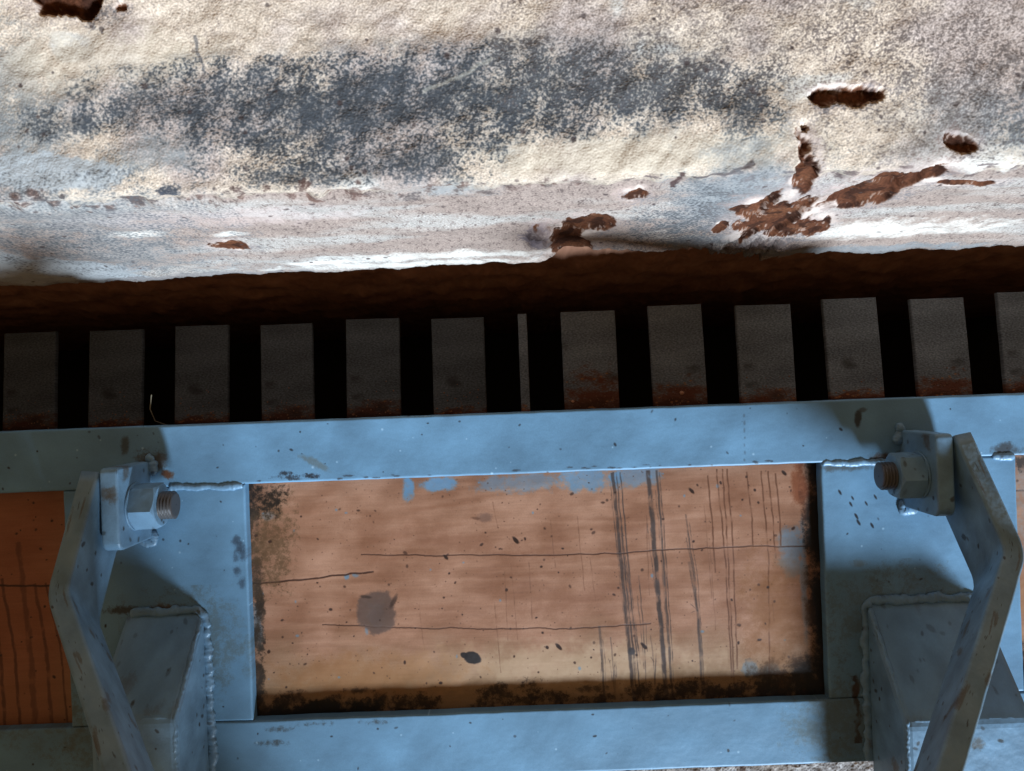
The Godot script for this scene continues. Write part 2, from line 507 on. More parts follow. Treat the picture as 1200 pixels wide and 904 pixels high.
func paint_concrete(rng: RandomNumberGenerator) -> void:
	var cv := Canvas.new(2048, 1024, -.62, -.30, 1.24, .56, noise_a, noise_b, noise_c)
	cv.gm = 1.8
	for j in cv.h:
		var t := j / cv.sz - .30
		for i in cv.w:
			var k := j * 2048 + i
			var lo := na(i >> 1, j >> 1)
			var md := na(i * 2 + 500, j * 2 + 99)
			var g := nb(i * 2, j * 2) * .6 + nc(i + 77, j) * .4
			var f := nc(i, j)
			var col := Color(.85, .755, .665).lerp(Color(.75, .665, .615), smoothstep(.38, .66, lo))
			if t > .01:
				# the face: chalky, pinkish, streaked along its length
				var st := na(i >> 2, j + 411)
				col = Color(.765, .66, .60).lerp(Color(.86, .80, .75), smoothstep(.45, .72, st))
				col = col.lerp(Color(.47, .39, .36), smoothstep(.58, .76, nb(i, j >> 1) * .55 + nc(i, j >> 1) * .45) * .75)
			col *= lerpf(1.04, .81, smoothstep(-.012, .012, t))  # face colour lowered against the top, to offset the stronger sun on it
			var v := 1.0 + (g - .5) * .36 + (f - .5) * .30 + (md - .5) * .22
			col *= v
			var dk := smoothstep(.555, .70, g + (md - .5) * .5)
			col = col.lerp(Color(.50, .44, .40), dk * .46)
			cv.dot(k, col, 1.0, 0)
			cv.e[k] = int(255 * clampf(.6 + (f - .5) * .55 + (md - .5) * .5 - smoothstep(.60, .78, g) * .4, 0, 1))
	var soot := Color(.29, .292, .302)
	# weathered grey fields
	var grey := Color(.55, .545, .535)
	for p in [[-.3132, .0376, .075, .050, .85], [-.3174, .1343, .060, .045, .8], [.1625, .0555, .045, .075, .7], [.3031, -.0287, .050, .026, .75], [-.3134, -.0404, .035, .020, .9], [-.2331, -.0300, .030, .012, .7], [-.33, -.075, .03, .03, .7], [-.035, .0080, .026, .011, .7], [.40, -.03, .06, .03, .7], [-.42, -.04, .07, .06, .8], [.52, .05, .08, .08, .6], [-.15, .20, .12, .02, .5]]:
		cv.blob(p[0], p[1], p[2], p[3], 0, grey, p[4] * .75, .9, .8, .45)
	# white lime runs and smooth old plaster
	var lime := Color(.90, .855, .80)
	for p in [[-.2812, .0844, .0186, .0100, .9], [-.2160, .0909, .0130, .0060, .8], [.3193, -.0040, .040, .0120, .8], [.2072, -.0609, .0260, .0040, .85], [.1950, -.0520, .010, .006, .7], [.3048, .1500, .110, .022, .75], [.0779, -.1171, .0060, .0100, .9], [.2377, -.1123, .0143, .0060, .7], [.092, -.085, .003, .004, .9], [.108, -.084, .010, .003, .8], [-.0950, -.0050, .014, .007, .7], [-.05, .18, .09, .010, .6], [-.10, .205, .11, .010, .6], [-.16, .19, .05, .006, .7], [.15, -.14, .02, .01, .6]]:
		cv.blob(p[0], p[1], p[2], p[3], 0, lime, p[4], .8, .6, .35, 20)
	for p in [[-.4074, .1800, .080, .055, .95], [-.47, .14, .08, .06, .9], [-.3027, -.0200, .050, .0130, .85], [-.45, -.02, .08, .02, .8], [-.28, -.10, .016, .010, .5]]:
		cv.blob(p[0], p[1], p[2], p[3], .1, Color(.70, .70, .695), p[4], .35, .15, .0, 0)
	# cream band without soot just above the edge
	cv.blob(.09, -.018, .115, .014, 0, Color(.88, .80, .705), .75, .7, .5, .35)
	cv.blob(-.255, -.090, .060, .020, .0, Color(.88, .795, .695), .65, .7, .5, .25)
	cv.blob(.25, -.03, .03, .014, 0, Color(.87, .775, .68), .6, .8, .5, .3)
	# the soot band: a thin grey film, then grains
	for p in [[-.20, -.062, .07, .020, .4], [-.10, -.052, .08, .030, .5], [0.0, -.060, .09, .026, .5], [.10, -.058, .07, .020, .4], [-.09, -.015, .06, .012, .35], [-.28, -.053, .03, .010, .4], [.05, -.085, .09, .012, .25]]:
		cv.blob(p[0], p[1], p[2], p[3], 0, Color(.42, .42, .425), p[4] * .9, .9, 1.0)
	for p in [[-.1000, -.0560, .075, .022, .55], [-.2850, -.0500, .024, .0085, 0.64], [-.2630, -.0560, .012, .006, 0.68], [-.2200, -.0640, .045, .0160, 0.60], [-.1480, -.0600, .055, .0210, 0.76], [-.1400, -.0350, .045, .0150, 0.76], [-.0800, -.0550, .050, .0230, 0.76], [-.0200, -.0600, .055, .0230, 0.76], [.0400, -.0640, .050, .0210, 0.76], [.0900, -.0600, .045, .0190, 0.72], [.1350, -.0560, .034, .0140, 0.64], [.1600, -.0420, .018, .0130, 0.72], [-.0520, -.0120, .034, .0080, 0.68], [-.1300, -.0130, .040, .0080, 0.64], [-.0700, -.0260, .050, .012, 0.48], [.0350, -.0780, .035, .008, 0.48], [.15, -.064, .03, .008, 0.40], [.0290, -.046, .045, .014, 0.64]]:
		cv.blob(p[0], p[1], p[2], p[3], 0, soot, p[4] * .9, .75, .75, 1.0, -10)
	cv.blob(.158, -.041, .018, .011, 0, soot, .55, .6, .6, .35)
	cv.blob(-.125, -.045, .040, .012, 0, soot, .30, .9, .9, .0)
	cv.blob(.35, -.03, .03, .016, 0, Color(.42, .43, .44), .7, .9, .6, .85)
	cv.stroke(PackedVector2Array([Vector2(-.052, -.063), Vector2(-.03, -.070), Vector2(-.005, -.082)]), .0014, Color(.70, .66, .60), .6, .6)
	cv.stroke(PackedVector2Array([Vector2(-.20, -.105), Vector2(-.195, -.08), Vector2(-.205, -.06)]), .0012, Color(.35, .34, .35), .6, .8, 0, .4)
	# broken ledge line
	for i in 150:
		var x := rng.randf_range(-.36, .06)
		var w := 1.0 if x < -.12 else .5
		var big := rng.randf() * rng.randf()
		cv.blob(x, .007 + rng.randfn(0.0, .006), lerpf(.001, .0055, big), lerpf(.0012, .006, big), rng.randf_range(-.6, .6), Color(.30, .26, .25).lerp(Color(.40, .29, .25), rng.randf()), rng.randf_range(.5, .85) * w, 1.2, .5, .7, -40)
	for i in 26:
		cv.blob(rng.randf_range(.08, .36), .004 + rng.randf_range(-.006, .012), rng.randf_range(.002, .006), rng.randf_range(.001, .004), 0, Color(.36, .30, .29), .7, 1.0, .4, .5, -40)
	cv.stroke(PackedVector2Array([Vector2(.116, .006), Vector2(.13, .004), Vector2(.15, -.001), Vector2(.165, -.009)]), .0018, Color(.3, .25, .24), .8, .8, -50)
	cv.blob(-.2217, -.0030, .0080, .0080, 0, Color(.24, .25, .28), .85, .8, .3, .4)
	cv.blob(-.21, .05, .09, .02, 0, Color(.80, .70, .66), .4, .9, .6, .2)
	# grey, gritty field between the hollows
	cv.blob(.165, .060, .042, .070, 0, Color(.52, .52, .52), .7, .8, .5)
	for i in 3:
		cv.blob(.170 - i * .012, .075 + i * .035, .040, .050, 0, Color(.33, .32, .32), .42, 1.0, .7, 1.0, -20)
	cv.blob(.30, -.050, .06, .03, 0, Color(.42, .37, .35), .38, 1.0, .8, 1.0, -15)
	cv.blob(.25, -.11, .16, .04, 0, Color(.45, .39, .36), .30, 1.0, .8, 1.0, -15)
	cv.blob(-.30, .06, .07, .05, 0, Color(.36, .35, .35), .36, 1.0, .8, 1.0, -15)
	cv.blob(-.34, .13, .05, .05, 0, Color(.36, .35, .35), .36, 1.0, .8, 1.0, -15)
	# crumbled stone at the lip and the dark lump
	cv.blob(.2100, .2000, .050, .030, 0, Color(.33, .29, .29), .8, 1.0, .4, .6, -30)
	cv.blob(.1700, .1700, .030, .030, 0, Color(.45, .45, .46), .6, 1.0, .5, .6, -20)
	cv.blob(.0290, .1300, .0150, .030, 0, Color(.36, .32, .34), .9, .6, .2, .35, 30)
	cv.blob(.0250, .1220, .0080, .014, 0, Color(.15, .12, .12), .8, .8, .3, .4, 0)
	cv.blob(.31, .214, .14, .012, 0, Color(.50, .50, .50), .8, .6, .4, .5)
	cv.blob(-.30, .217, .10, .008, 0, Color(.50, .47, .46), .7, .8, .4, .5)
	# pinkish halo, then the brown earth in the hollows
	for p in pits:
		cv.blob(p[0], p[1], p[2] * 1.5, p[3] * 1.5, -p[4], Color(.80, .68, .63), .55, .8, .6, .2)
	for p in pits:
		cv.blob(p[0] + p[2] * .3, p[1] + p[3] * .5, p[2] * 1.25, p[3] * 1.0, -p[4], Color(.46, .43, .42), .55, 1.1, .6, .9, -15)
	for p in pits:
		for i in 6:
			var th := rng.randf() * TAU
			cv.blob(p[0] + cos(th) * p[2] * 1.2, p[1] + sin(th) * p[3] * 1.2, p[2] * rng.randf_range(.2, .5), p[3] * rng.randf_range(.2, .4), 0, Color(.85, .76, .70), .6, 1.0, .6, .3)
	for p in pits:
		var reach: float = maxf(p[2], p[3]) * 1.6
		for j in range(int((p[1] - reach + .30) * cv.sz), int((p[1] + reach + .30) * cv.sz)):
			for i in range(int((p[0] - reach + .62) * cv.sx), int((p[0] + reach + .62) * cv.sx)):
				var x := i / cv.sx - .62
				var t := j / cv.sz - .30
				var e := hollow(p, x, t)
				if e > 1.15 or i < 0 or j < 0:
					continue
				var k := j * 2048 + i
				var n := na(i * 2, j * 2)
				var col := Color(.29, .165, .115).lerp(Color(.42, .26, .175), n)
				col = col.lerp(Color(.20, .12, .09), smoothstep(.52, .62, na(i * 4 + 300, j * 3)) * .7)
				col *= .8 + .4 * nb(i * 2, j * 2)
				col = col.lerp(Color(.74, .65, .60), smoothstep(.58, .66, nb(i * 2, j if t < .01 else j >> 1) * .55 + n * .45) * .7 * smoothstep(.45, .9, e))
				cv.dot(k, col, 1.0 - smoothstep(.90, 1.04, e), 0)
	cv.stroke(PackedVector2Array([Vector2(.1185, -.003), Vector2(.1170, .008), Vector2(.1150, .022)]), .0022, Color(.25, .18, .17), .8, .8, -60)
	# single small holes
	for i in 340:
		var s := rng.randf_range(.0006, .0018)
		cv.blob(rng.randf_range(-.5, .5), rng.randf_range(-.17, .22), s, s, 0, Color(.30, .25, .24), rng.randf_range(.5, .9), .7, .4, 0, -90)
	concrete = mat_of(cv, .92, .045, .2)


func paint_bars(rng: RandomNumberGenerator) -> void:
	for v in 4:
		var cv := Canvas.new(128, 256, -.5, 0, 1, 1, noise_a, noise_b, noise_c)
		for j in 256:
			for i in 128:
				var k := j * 128 + i
				var f := nc(i + v * 131, j)
				var t := na(i + v * 200, j * 2)
				var col := Color(.385, .395, .405) * (1.0 + (f - .5) * .5 + (t - .5) * .3)
				cv.dot(k, col, 1.0, 0)
				cv.e[k] = int(255 * f)
		# rust and crumbs creep in from the near end
		var size: float = [.27, .10, .17, .06][v]
		cv.blob([.05, .0, -.08, .1][v], .86, .40, size, 0, Color(.36, .175, .10), .85, 1.0, .6, .35, 20)
		cv.blob(.0, .86, .6, size * .3, 0, Color(.24, .14, .09), .8, .9, .6, .3, 20)
		for i in 14:
			cv.blob(rng.randf_range(-.35, .35), rng.randf_range(.84 - size * 1.2, .84), .012, .006, 0, Color(.60, .38, .22), .8, .5, .4)
		for i in 3:
			cv.blob(rng.randf_range(-.4, .4), rng.randf_range(.2, .8), .05, .03, 0, Color(.2, .19, .18), .4, 1.2, .9, .2)
		bar_mats.append(mat_of(cv, .85, .05, .3))
	for v in 4:   # left grating: weaker light at that end put into the colour
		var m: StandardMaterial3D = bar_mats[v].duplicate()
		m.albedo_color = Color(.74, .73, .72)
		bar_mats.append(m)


# ------------------------------------------------------------------ mesh helpers
# a sheet of points; normals from the neighbours; flip turns it over
func sheet(cols: int, rows: int, p: PackedVector3Array, uv: PackedVector2Array, flip := false, wrap := false) -> ArrayMesh:
	var n := PackedVector3Array()
	n.resize(p.size())
	for j in rows:
		var ju := maxi(j - 1, 0) * cols
		var jd := mini(j + 1, rows - 1) * cols
		for i in cols:
			var il := i - 1
			var ir := i + 1
			if wrap:
				il = cols - 2 if i == 0 else i - 1
				ir = 1 if i == cols - 1 else i + 1
			else:
				il = maxi(il, 0)
				ir = mini(ir, cols - 1)
			var d := (p[j * cols + ir] - p[j * cols + il]).cross(p[jd + i] - p[ju + i])
			n[j * cols + i] = (-d if flip else d).normalized()
	var idx := PackedInt32Array()
	idx.resize((cols - 1) * (rows - 1) * 6)
	var q := 0
	for j in rows - 1:
		for i in cols - 1:
			var k := j * cols + i
			var o := [k, k + 1, k + cols + 1, k, k + cols + 1, k + cols] if flip else [k, k + cols + 1, k + 1, k, k + cols, k + cols + 1]
			for s in 6:
				idx[q + s] = o[s]
			q += 6
	var arr := []
	arr.resize(Mesh.ARRAY_MAX)
	arr[Mesh.ARRAY_VERTEX] = p
	arr[Mesh.ARRAY_NORMAL] = n
	arr[Mesh.ARRAY_TEX_UV] = uv
	arr[Mesh.ARRAY_INDEX] = idx
	var m := ArrayMesh.new()
	m.add_surface_from_arrays(Mesh.PRIMITIVE_TRIANGLES, arr)
	return m


func steps(from: float, to: float, step: float) -> PackedFloat32Array:
	var out := PackedFloat32Array()
	var n := maxi(1, int(ceil((to - from) / step)))
	for i in n + 1:
		out.append(lerpf(from, to, float(i) / n))
	return out


# a plate with rounded edges, its upper face slightly uneven; uv = place in the plane
func slab(x0: float, x1: float, z0: float, z1: float, top: float, thick: float, r := .0014, step := .004, uneven := .00035, uvo := Vector2(-.5, 0), uvs := Vector2(1, .45)) -> ArrayMesh:
	var xs := PackedVector2Array()
	var zs := PackedVector2Array()
	for e in 2:
		var lo: float = [x0, z0][e]
		var hi: float = [x1, z1][e]
		var l := PackedVector2Array([Vector2(lo, thick), Vector2(lo, r + .001), Vector2(lo, r), Vector2(lo + r * .29, r * .29), Vector2(lo + r, 0)])
		for s in steps(lo + r + .0008, hi - r - .0008, step):
			l.append(Vector2(s, 0))
		l.append_array(PackedVector2Array([Vector2(hi - r, 0), Vector2(hi - r * .29, r * .29), Vector2(hi, r), Vector2(hi, r + .001), Vector2(hi, thick)]))
		if e == 0:
			xs = l
		else:
			zs = l
	var p := PackedVector3Array()
	var uv := PackedVector2Array()
	for z in zs:
		for x in xs:
			var d := maxf(x.y, z.y)
			var w := bump.get_noise_3d(x.x * 30, z.x * 30, top * 90) * uneven + bump.get_noise_2d(x.x * 6, z.x * 6 + 40) * uneven * 2.0
			var wx := bump.get_noise_2d(z.x * 40, x.x * 3) * uneven * .9
			var wz := bump.get_noise_2d(x.x * 40 + 9, z.x * 3) * uneven * .9
			p.append(Vector3(x.x + wx, top - d + w, z.x + wz))
			uv.append(Vector2((x.x - uvo.x) / uvs.x, (z.x - uvo.y) / uvs.y))
	return sheet(xs.size(), zs.size(), p, uv, true)


# a convex outline pushed along x from x0 to x1, edges rounded by r; outline points are (z, y)
func extrude(outline: PackedVector2Array, x0: float, x1: float, r: float) -> ArrayMesh:
	var st := SurfaceTool.new()
	st.begin(Mesh.PRIMITIVE_TRIANGLES)
	st.set_smooth_group(-1)
	var n := outline.size()
	var mid := Vector2.ZERO
	for p in outline:
		mid += p / n
	var area := 0.0
	for i in n:
		area += outline[i].cross(outline[(i + 1) % n])
	var side := signf(area)
	var rings: Array[PackedVector3Array] = []
	for s in [[x0, r], [x0 + r * .29, r * .29], [x0 + r, 0.0], [x1 - r, 0.0], [x1 - r * .29, r * .29], [x1, r]]:
		var ring := PackedVector3Array()
		for i in n:
			var a := (outline[i] - outline[(i + n - 1) % n]).normalized()
			var b := (outline[(i + 1) % n] - outline[i]).normalized()
			var na_ := Vector2(a.y, -a.x) * side
			var nb_ := Vector2(b.y, -b.x) * side
			var m := (na_ + nb_).normalized()
			var q: Vector2 = outline[i] - m * (float(s[1]) / maxf(.5, m.dot(na_)))
			ring.append(Vector3(float(s[0]), q.y, q.x))
		rings.append(ring)
	for k in rings.size() - 1:
		for i in n:
			quad(st, rings[k][i], rings[k][(i + 1) % n], rings[k + 1][(i + 1) % n], rings[k + 1][i], side > 0)
	for e in [0, rings.size() - 1]:
		var c := Vector3(rings[e][0].x, mid.y, mid.x)
		for i in n:
			var p: Vector3 = rings[e][i]
			var q: Vector3 = rings[e][(i + 1) % n]
			if (e == 0) == (side > 0):
				tri(st, c, q, p)
			else:
				tri(st, c, p, q)
	st.generate_normals()
	return st.commit()


func tri(st: SurfaceTool, a: Vector3, b: Vector3, c: Vector3) -> void:
	st.add_vertex(a)
	st.add_vertex(b)
	st.add_vertex(c)


func quad(st: SurfaceTool, a: Vector3, b: Vector3, c: Vector3, d: Vector3, turn: bool) -> void:
	if turn:
		tri(st, a, b, c)
		tri(st, a, c, d)
	else:
		tri(st, a, c, b)
		tri(st, a, d, c)


func rounded(z0: float, y0: float, z1: float, y1: float, radii: Array) -> PackedVector2Array:
	# corners in order (z0,y0) (z1,y0) (z1,y1) (z0,y1)
	var out := PackedVector2Array()
	var cs := [Vector2(z0, y0), Vector2(z1, y0), Vector2(z1, y1), Vector2(z0, y1)]
	var ins := [Vector2(1, 1), Vector2(-1, 1), Vector2(-1, -1), Vector2(1, -1)]
	for k in 4:
		var r: float = radii[k]
		if r <= 0.0:
			out.append(cs[k])
			continue
		var c: Vector2 = cs[k] + ins[k] * r
		for s in 7:
			var t := PI + PI / 2 * k + PI / 2 * s / 6.0
			out.append(c + Vector2(cos(t), sin(t)) * r)
	return out


# surface of revolution round the x axis at (y, z); profile points are (x, radius)
func lathe(profile: PackedVector2Array, y: float, z: float, sides := 40, lead := 0.0, deep := 0.0, pitch := .0025) -> ArrayMesh:
	var p := PackedVector3Array()
	var uv := PackedVector2Array()
	for q in profile:
		for i in sides + 1:
			var t := TAU * i / sides
			var r := q.y
			if deep > 0.0 and q.x >= minf(lead, lead) and r > .008:
				r -= deep * absf(fposmod(q.x / pitch + t / TAU, 1.0) * 2.0 - 1.0)
			p.append(Vector3(q.x, y + cos(t) * r, z + sin(t) * r))
			uv.append(Vector2(float(i) / sides, q.x))
	return sheet(sides + 1, profile.size(), p, uv, false, true)


func nut_mesh(x0: float, length: float, flats: float, y: float, z: float, turn: float) -> ArrayMesh:
	var st := SurfaceTool.new()
	st.begin(Mesh.PRIMITIVE_TRIANGLES)
	st.set_smooth_group(-1)
	var f := flats / 2
	var n := 48
	var rings: Array[PackedVector3Array] = [PackedVector3Array(), PackedVector3Array(), PackedVector3Array(), PackedVector3Array()]
	for i in n:
		var t := TAU * i / n
		var within := fposmod(t, PI / 3) - PI / 6
		var hex := f / cos(within)
		var cham := maxf(0.0, hex - f * .97) * .6
		var dirv := Vector3(0, cos(t + turn), sin(t + turn))
		for k in 4:
			var r: float = [f * .96, hex, hex, f * .96][k]
			var x: float = [x0, x0 + cham, x0 + length - cham, x0 + length][k]
			rings[k].append(Vector3(x, y, z) + dirv * r)
	for k in 3:
		for i in n:
			quad(st, rings[k][i], rings[k][(i + 1) % n], rings[k + 1][(i + 1) % n], rings[k + 1][i], true)
	for e in [0, 3]:
		var c := Vector3(rings[e][0].x, y, z)
		for i in n:
			if e == 0:
				tri(st, c, rings[e][(i + 1) % n], rings[e][i])
			else:
				tri(st, c, rings[e][i], rings[e][(i + 1) % n])
	st.generate_normals()
	return st.commit()


# weld bead: an uneven, rippled rope of metal along the points
func bead(pts: PackedVector3Array, r: float, seed_: float, ripple := .0042, rough := 1.0, flat := .7) -> ArrayMesh:
	var path := PackedVector3Array()
	for k in pts.size() - 1:
		var m := maxi(2, int(pts[k].distance_to(pts[k + 1]) / .0007))
		for i in m:
			path.append(pts[k].lerp(pts[k + 1], float(i) / m))
	path.append(pts[-1])
	var p := PackedVector3Array()
	var uv := PackedVector2Array()
	var along := 0.0
	var n := 15
	for k in path.size():
		if k > 0:
			along += path[k].distance_to(path[k - 1])
		var dirv := (path[mini(k + 1, path.size() - 1)] - path[maxi(k - 1, 0)]).normalized()
		var up := Vector3.UP if absf(dirv.y) < .9 else Vector3.BACK
		var s := dirv.cross(up).normalized()
		var u := s.cross(dirv).normalized()
		var jig := bump.get_noise_2d(along * 60, seed_) * r * .45 * rough
		var ph := fposmod(along / ripple + bump.get_noise_2d(along * 40, seed_ + 5) * .6, 1.0)
		var rr := r * (.92 + .09 * sin(ph * PI) + bump.get_noise_2d(along * 70, seed_ + 9) * .34 * rough)
		var endf := minf(1.0, sqrt(maxf(0.0, 1.0 - pow(1.0 - minf(k, path.size() - 1 - k) * .0007 / r, 2.0)))) if minf(k, path.size() - 1 - k) * .0007 < r else 1.0
		for i in n + 1:
			var t := TAU * (i % n) / n
			var q := rr * endf * (1.0 + bump.get_noise_3d(along * 220, cos(t) * 2 + seed_, sin(t) * 2) * .14 * rough)
			p.append(path[k] + s * (cos(t) * q + jig) + u * sin(t) * q * flat)
			uv.append(Vector2(float(i) / n, along * 20))
	return sheet(n + 1, path.size(), p, uv, true, true)


# ------------------------------------------------------------------ setting
func box(x0: float, x1: float, y0: float, y1: float, z0: float, z1: float) -> BoxMesh:
	var b := BoxMesh.new()
	b.size = Vector3(x1 - x0, y1 - y0, z1 - z0)
	return b


func put_box(called: String, x0: float, x1: float, y0: float, y1: float, z0: float, z1: float, mat: Material, parent: Node3D = self) -> MeshInstance3D:
	var o := put(called, box(x0, x1, y0, y1, z0, z1), mat, parent)
	o.position = Vector3(x0 + x1, y0 + y1, z0 + z1) / 2 - (Vector3.ZERO if parent == self else parent.position)
	return o


func setting() -> void:
	# ground beside the beam, rough, fine near the picture's lower edge
	var xs := steps(-.9, .9, .004)
	var zs := steps(.046, .62, .004)
	var p := PackedVector3Array()
	var uv := PackedVector2Array()
	for z in zs:
		for x in xs:
			p.append(Vector3(x, bump.get_noise_2d(x * 60, z * 60) * .004 + bump.get_noise_2d(x * 300, z * 300) * .0015, z))
			uv.append(Vector2(x, z))
	put("ground", sheet(xs.size(), zs.size(), p, uv, true), ground_mat).set_meta("kind", "structure")
	put_box("ground", -2, 2, -.9, -.02, .62, 3, ground_mat).set_meta("kind", "structure")
	put_box("ground", -2, 2, -.9, -.012, .0485, .6198, ground_mat).set_meta("kind", "structure")
	put_box("pit_floor", -2, 2, -.9, -.5, -.4, .0483, mud).set_meta("kind", "structure")
	# added block, out of view, to throw soft shadow over the frame's left end
	var shadow_block := put("shadow_block", slab(-.28, .28, -.2, .2, .82, .83, .012, .02, .002), ground_mat)
	shadow_block.position = Vector3(-.096, 0, 1.302)
	shadow_block.rotation.y = atan2(.377, .926)
	shadow_block.set_meta("kind", "structure")
	for s in [-1, 1]:
		put_box("pit_wall", .86 if s > 0 else -2.0, 2.0 if s > 0 else -.86, -.4998, -.02, -.1, .0481, mud).set_meta("kind", "structure")


func profile(t: float) -> Vector2:   # (z, y) of the ledge at t
	var edge := Vector2(-.1325, FY + .12)
	var back := Vector2(-1, .05)
	var down := Vector2(.0255, -.18).normalized() * .823
	var r := .010
	if t < -r:
		return edge + back * (-t)
	if t > r:
		return edge + down * t
	var s := (t + r) / (2 * r)
	var a := edge + back * r
	var b := edge + down * r
	return a.lerp(edge, s).lerp(edge.lerp(b, s), s)


func lip_at(x: float) -> float:
	var v := 1.0
	for i in lip.size() - 1:
		if x >= lip[i].x and x <= lip[i + 1].x:
			v = lerpf(lip[i].y, lip[i + 1].y, (x - lip[i].x) / (lip[i + 1].x - lip[i].x))
	var wild := 1.0 + 2.5 * smoothstep(.13, .17, x) * (1.0 - smoothstep(.26, .3, x))
	return v + (bump.get_noise_2d(x * 60, 3) * .022 + bump.get_noise_2d(x * 200, 8) * .007) * wild


# 1 on the rim of a hollow, less inside; ragged
func hollow(q: Array, x: float, t: float) -> float:
	var dx: float = x - q[0]
	var dt: float = t - q[1]
	var ct := cos(q[4])
	var sn := sin(q[4])
	var u: float = (dx * ct - dt * sn) / q[2]
	var v: float = (dt * ct + dx * sn) / q[3]
	var ft := t * lerpf(1.0, .4, smoothstep(-.005, .02, t))
	return sqrt(u * u + v * v) * .80 + bump.get_noise_2d(x * 34, ft * 34 + 7) * .75 + bump.get_noise_2d(x * 130, ft * 130) * .13


func relief(x: float, t: float) -> float:
	var face := smoothstep(-.005, .02, t)
	var d := bump.get_noise_2d(x * 14, t * 14) * lerpf(.0035, .003, face) + bump.get_noise_2d(x * 70 + 9, t * 70) * lerpf(.0007, .0005, face) + bump.get_noise_2d(x * 260, t * 260) * lerpf(.00035, .0002, face)
	# a crust that overhangs the broken ledge line
	var broken := clampf(.5 + bump.get_noise_2d(x * 35, 77) * 1.6, 0, 1) * (1.0 if x < -.1 else .6)
	d -= .0055 * broken * smoothstep(.001, .004, t) * (1.0 - smoothstep(.008, .024, t))
	# smooth old plaster at the left stands a little proud
	d += .002 * smoothstep(.115, .13, t + (x + .38) * .25) * (1.0 - smoothstep(-.33, -.30, x))
	for q in pits:
		if absf(x - q[0]) > .06 or absf(t - q[1]) > .08:
			continue
		d -= q[5] * (lerpf(.7, .34, face) + bump.get_noise_2d(x * 90, t * 50) * lerpf(.2, .08, face)) * (1.0 - smoothstep(lerpf(.80, .62, face), 1.05, hollow(q, x, t)))
	# the dark lump of stone and the crumbled lip
	var lump := 1.0 - smoothstep(.5, 1.1, Vector2((x - .029) / .015, (t - .135) / .034).length())
	d += lump * (.004 + bump.get_noise_2d(x * 160, t * 60) * .003)
	var crumb := 1.0 - smoothstep(.5, 1.2, Vector2((x - .205) / .055, (t - .195) / .04).length())
	d += crumb * bump.get_noise_2d(x * 70, t * 40) * .005
	return d


func ledge() -> void:
	var o := thing("concrete_ledge", "weathered concrete ledge with a speckled soot band and brown hollows above the dark slot", "wall")
	var xs := steps(-.86, -.50, .012)
	xs.append_array(steps(-.498, .498, .0017))
	xs.append_array(steps(.50, .86, .012))
	var ts := steps(-.60, -.20, .012)
	ts.append_array(steps(-.198, .05, .0016))
	var nt := ts.size()
	var extra := 110   # rows that stretch to the uneven lip
	var cols := xs.size()
	var p := PackedVector3Array()
	var uv := PackedVector2Array()
	var rim := PackedVector3Array()
	var lips := PackedFloat32Array()
	for x in xs:
		lips.append(lip_at(x) * .2209)
	for j in nt + extra + 2:
		for i in cols:
			var t := 0.0
			var under := 0.0
			if j < nt:
				t = ts[j]
			else:
				t = lerpf(.0516, lips[i], minf(1.0, float(j - nt) / (extra - 1)))
				under = maxf(0.0, float(j - nt - extra + 1)) * .5
			var q := profile(t)
			var qn := profile(t + .002) - profile(t - .002)
			var nrm := Vector2(-qn.y, qn.x).normalized()   # outward: towards +z on the face, up on top
			if nrm.y < 0 and t < 0:
				nrm = -nrm
			q += nrm * (relief(xs[i], t) - under * .012)
			q.y -= under * .004
			p.append(Vector3(xs[i] * (1.0 - .24 * maxf(t, 0.0)), q.y, q.x))
			uv.append(Vector2((xs[i] + .62) / 1.24, (t + under * .01 + .30) / .56))
			if j == nt + extra + 1:
				rim.append(p[-1])
	put("face", sheet(cols, nt + extra + 2, p, uv, true), concrete, o)
	# earth and brick under the lip, running down into the pit
	p = PackedVector3Array()
	uv = PackedVector2Array()
	var ys := [0.0, .010, .06, .12, .2, .42, .66]
	var zs := [-.0012, .000, .013, .026, .032, .034, .036]
	var sub := 7
	var rows := (ys.size() - 1) * sub + 1
	for j in rows:
		var k := mini(j / sub, ys.size() - 2)
		var f := float(j - k * sub) / sub
		var y: float = lerpf(ys[k], ys[k + 1], f)
		var z: float = lerpf(zs[k], zs[k + 1], f)
		for i in cols:
			var x := rim[i].x
			var w := smoothstep(0.0, .02, y)
			var down := lerpf(rim[i].y, FY - .066, w) - y
			var zz := lerpf(rim[i].z, -.118, w) + z
			zz += w * (bump.get_noise_2d(x * 22, y * 30) * .006 + bump.get_noise_2d(x * 90, y * 120 + 5) * .0014)
			p.append(Vector3(x, down, zz))
			uv.append(Vector2(x, y) / .4)
	put("undercut", sheet(cols, rows, p, uv, true), soil, o)
	put_box("core", -.86, .86, -.9, FY + .09, -.75, -.16, soil, o)


# ------------------------------------------------------------------ timber and steel
func timber() -> void:
	var m := slab(-.85, .85, .0465, .309, FY - .0112, .128, .003, .003, .0007, Vector2(-.5, .04), Vector2(1, .30))
	var o := put("timber_beam", m, wood)
	tag(o, "scratched pinkish timber beam with fine cracks showing through the blue frame", "timber beam")


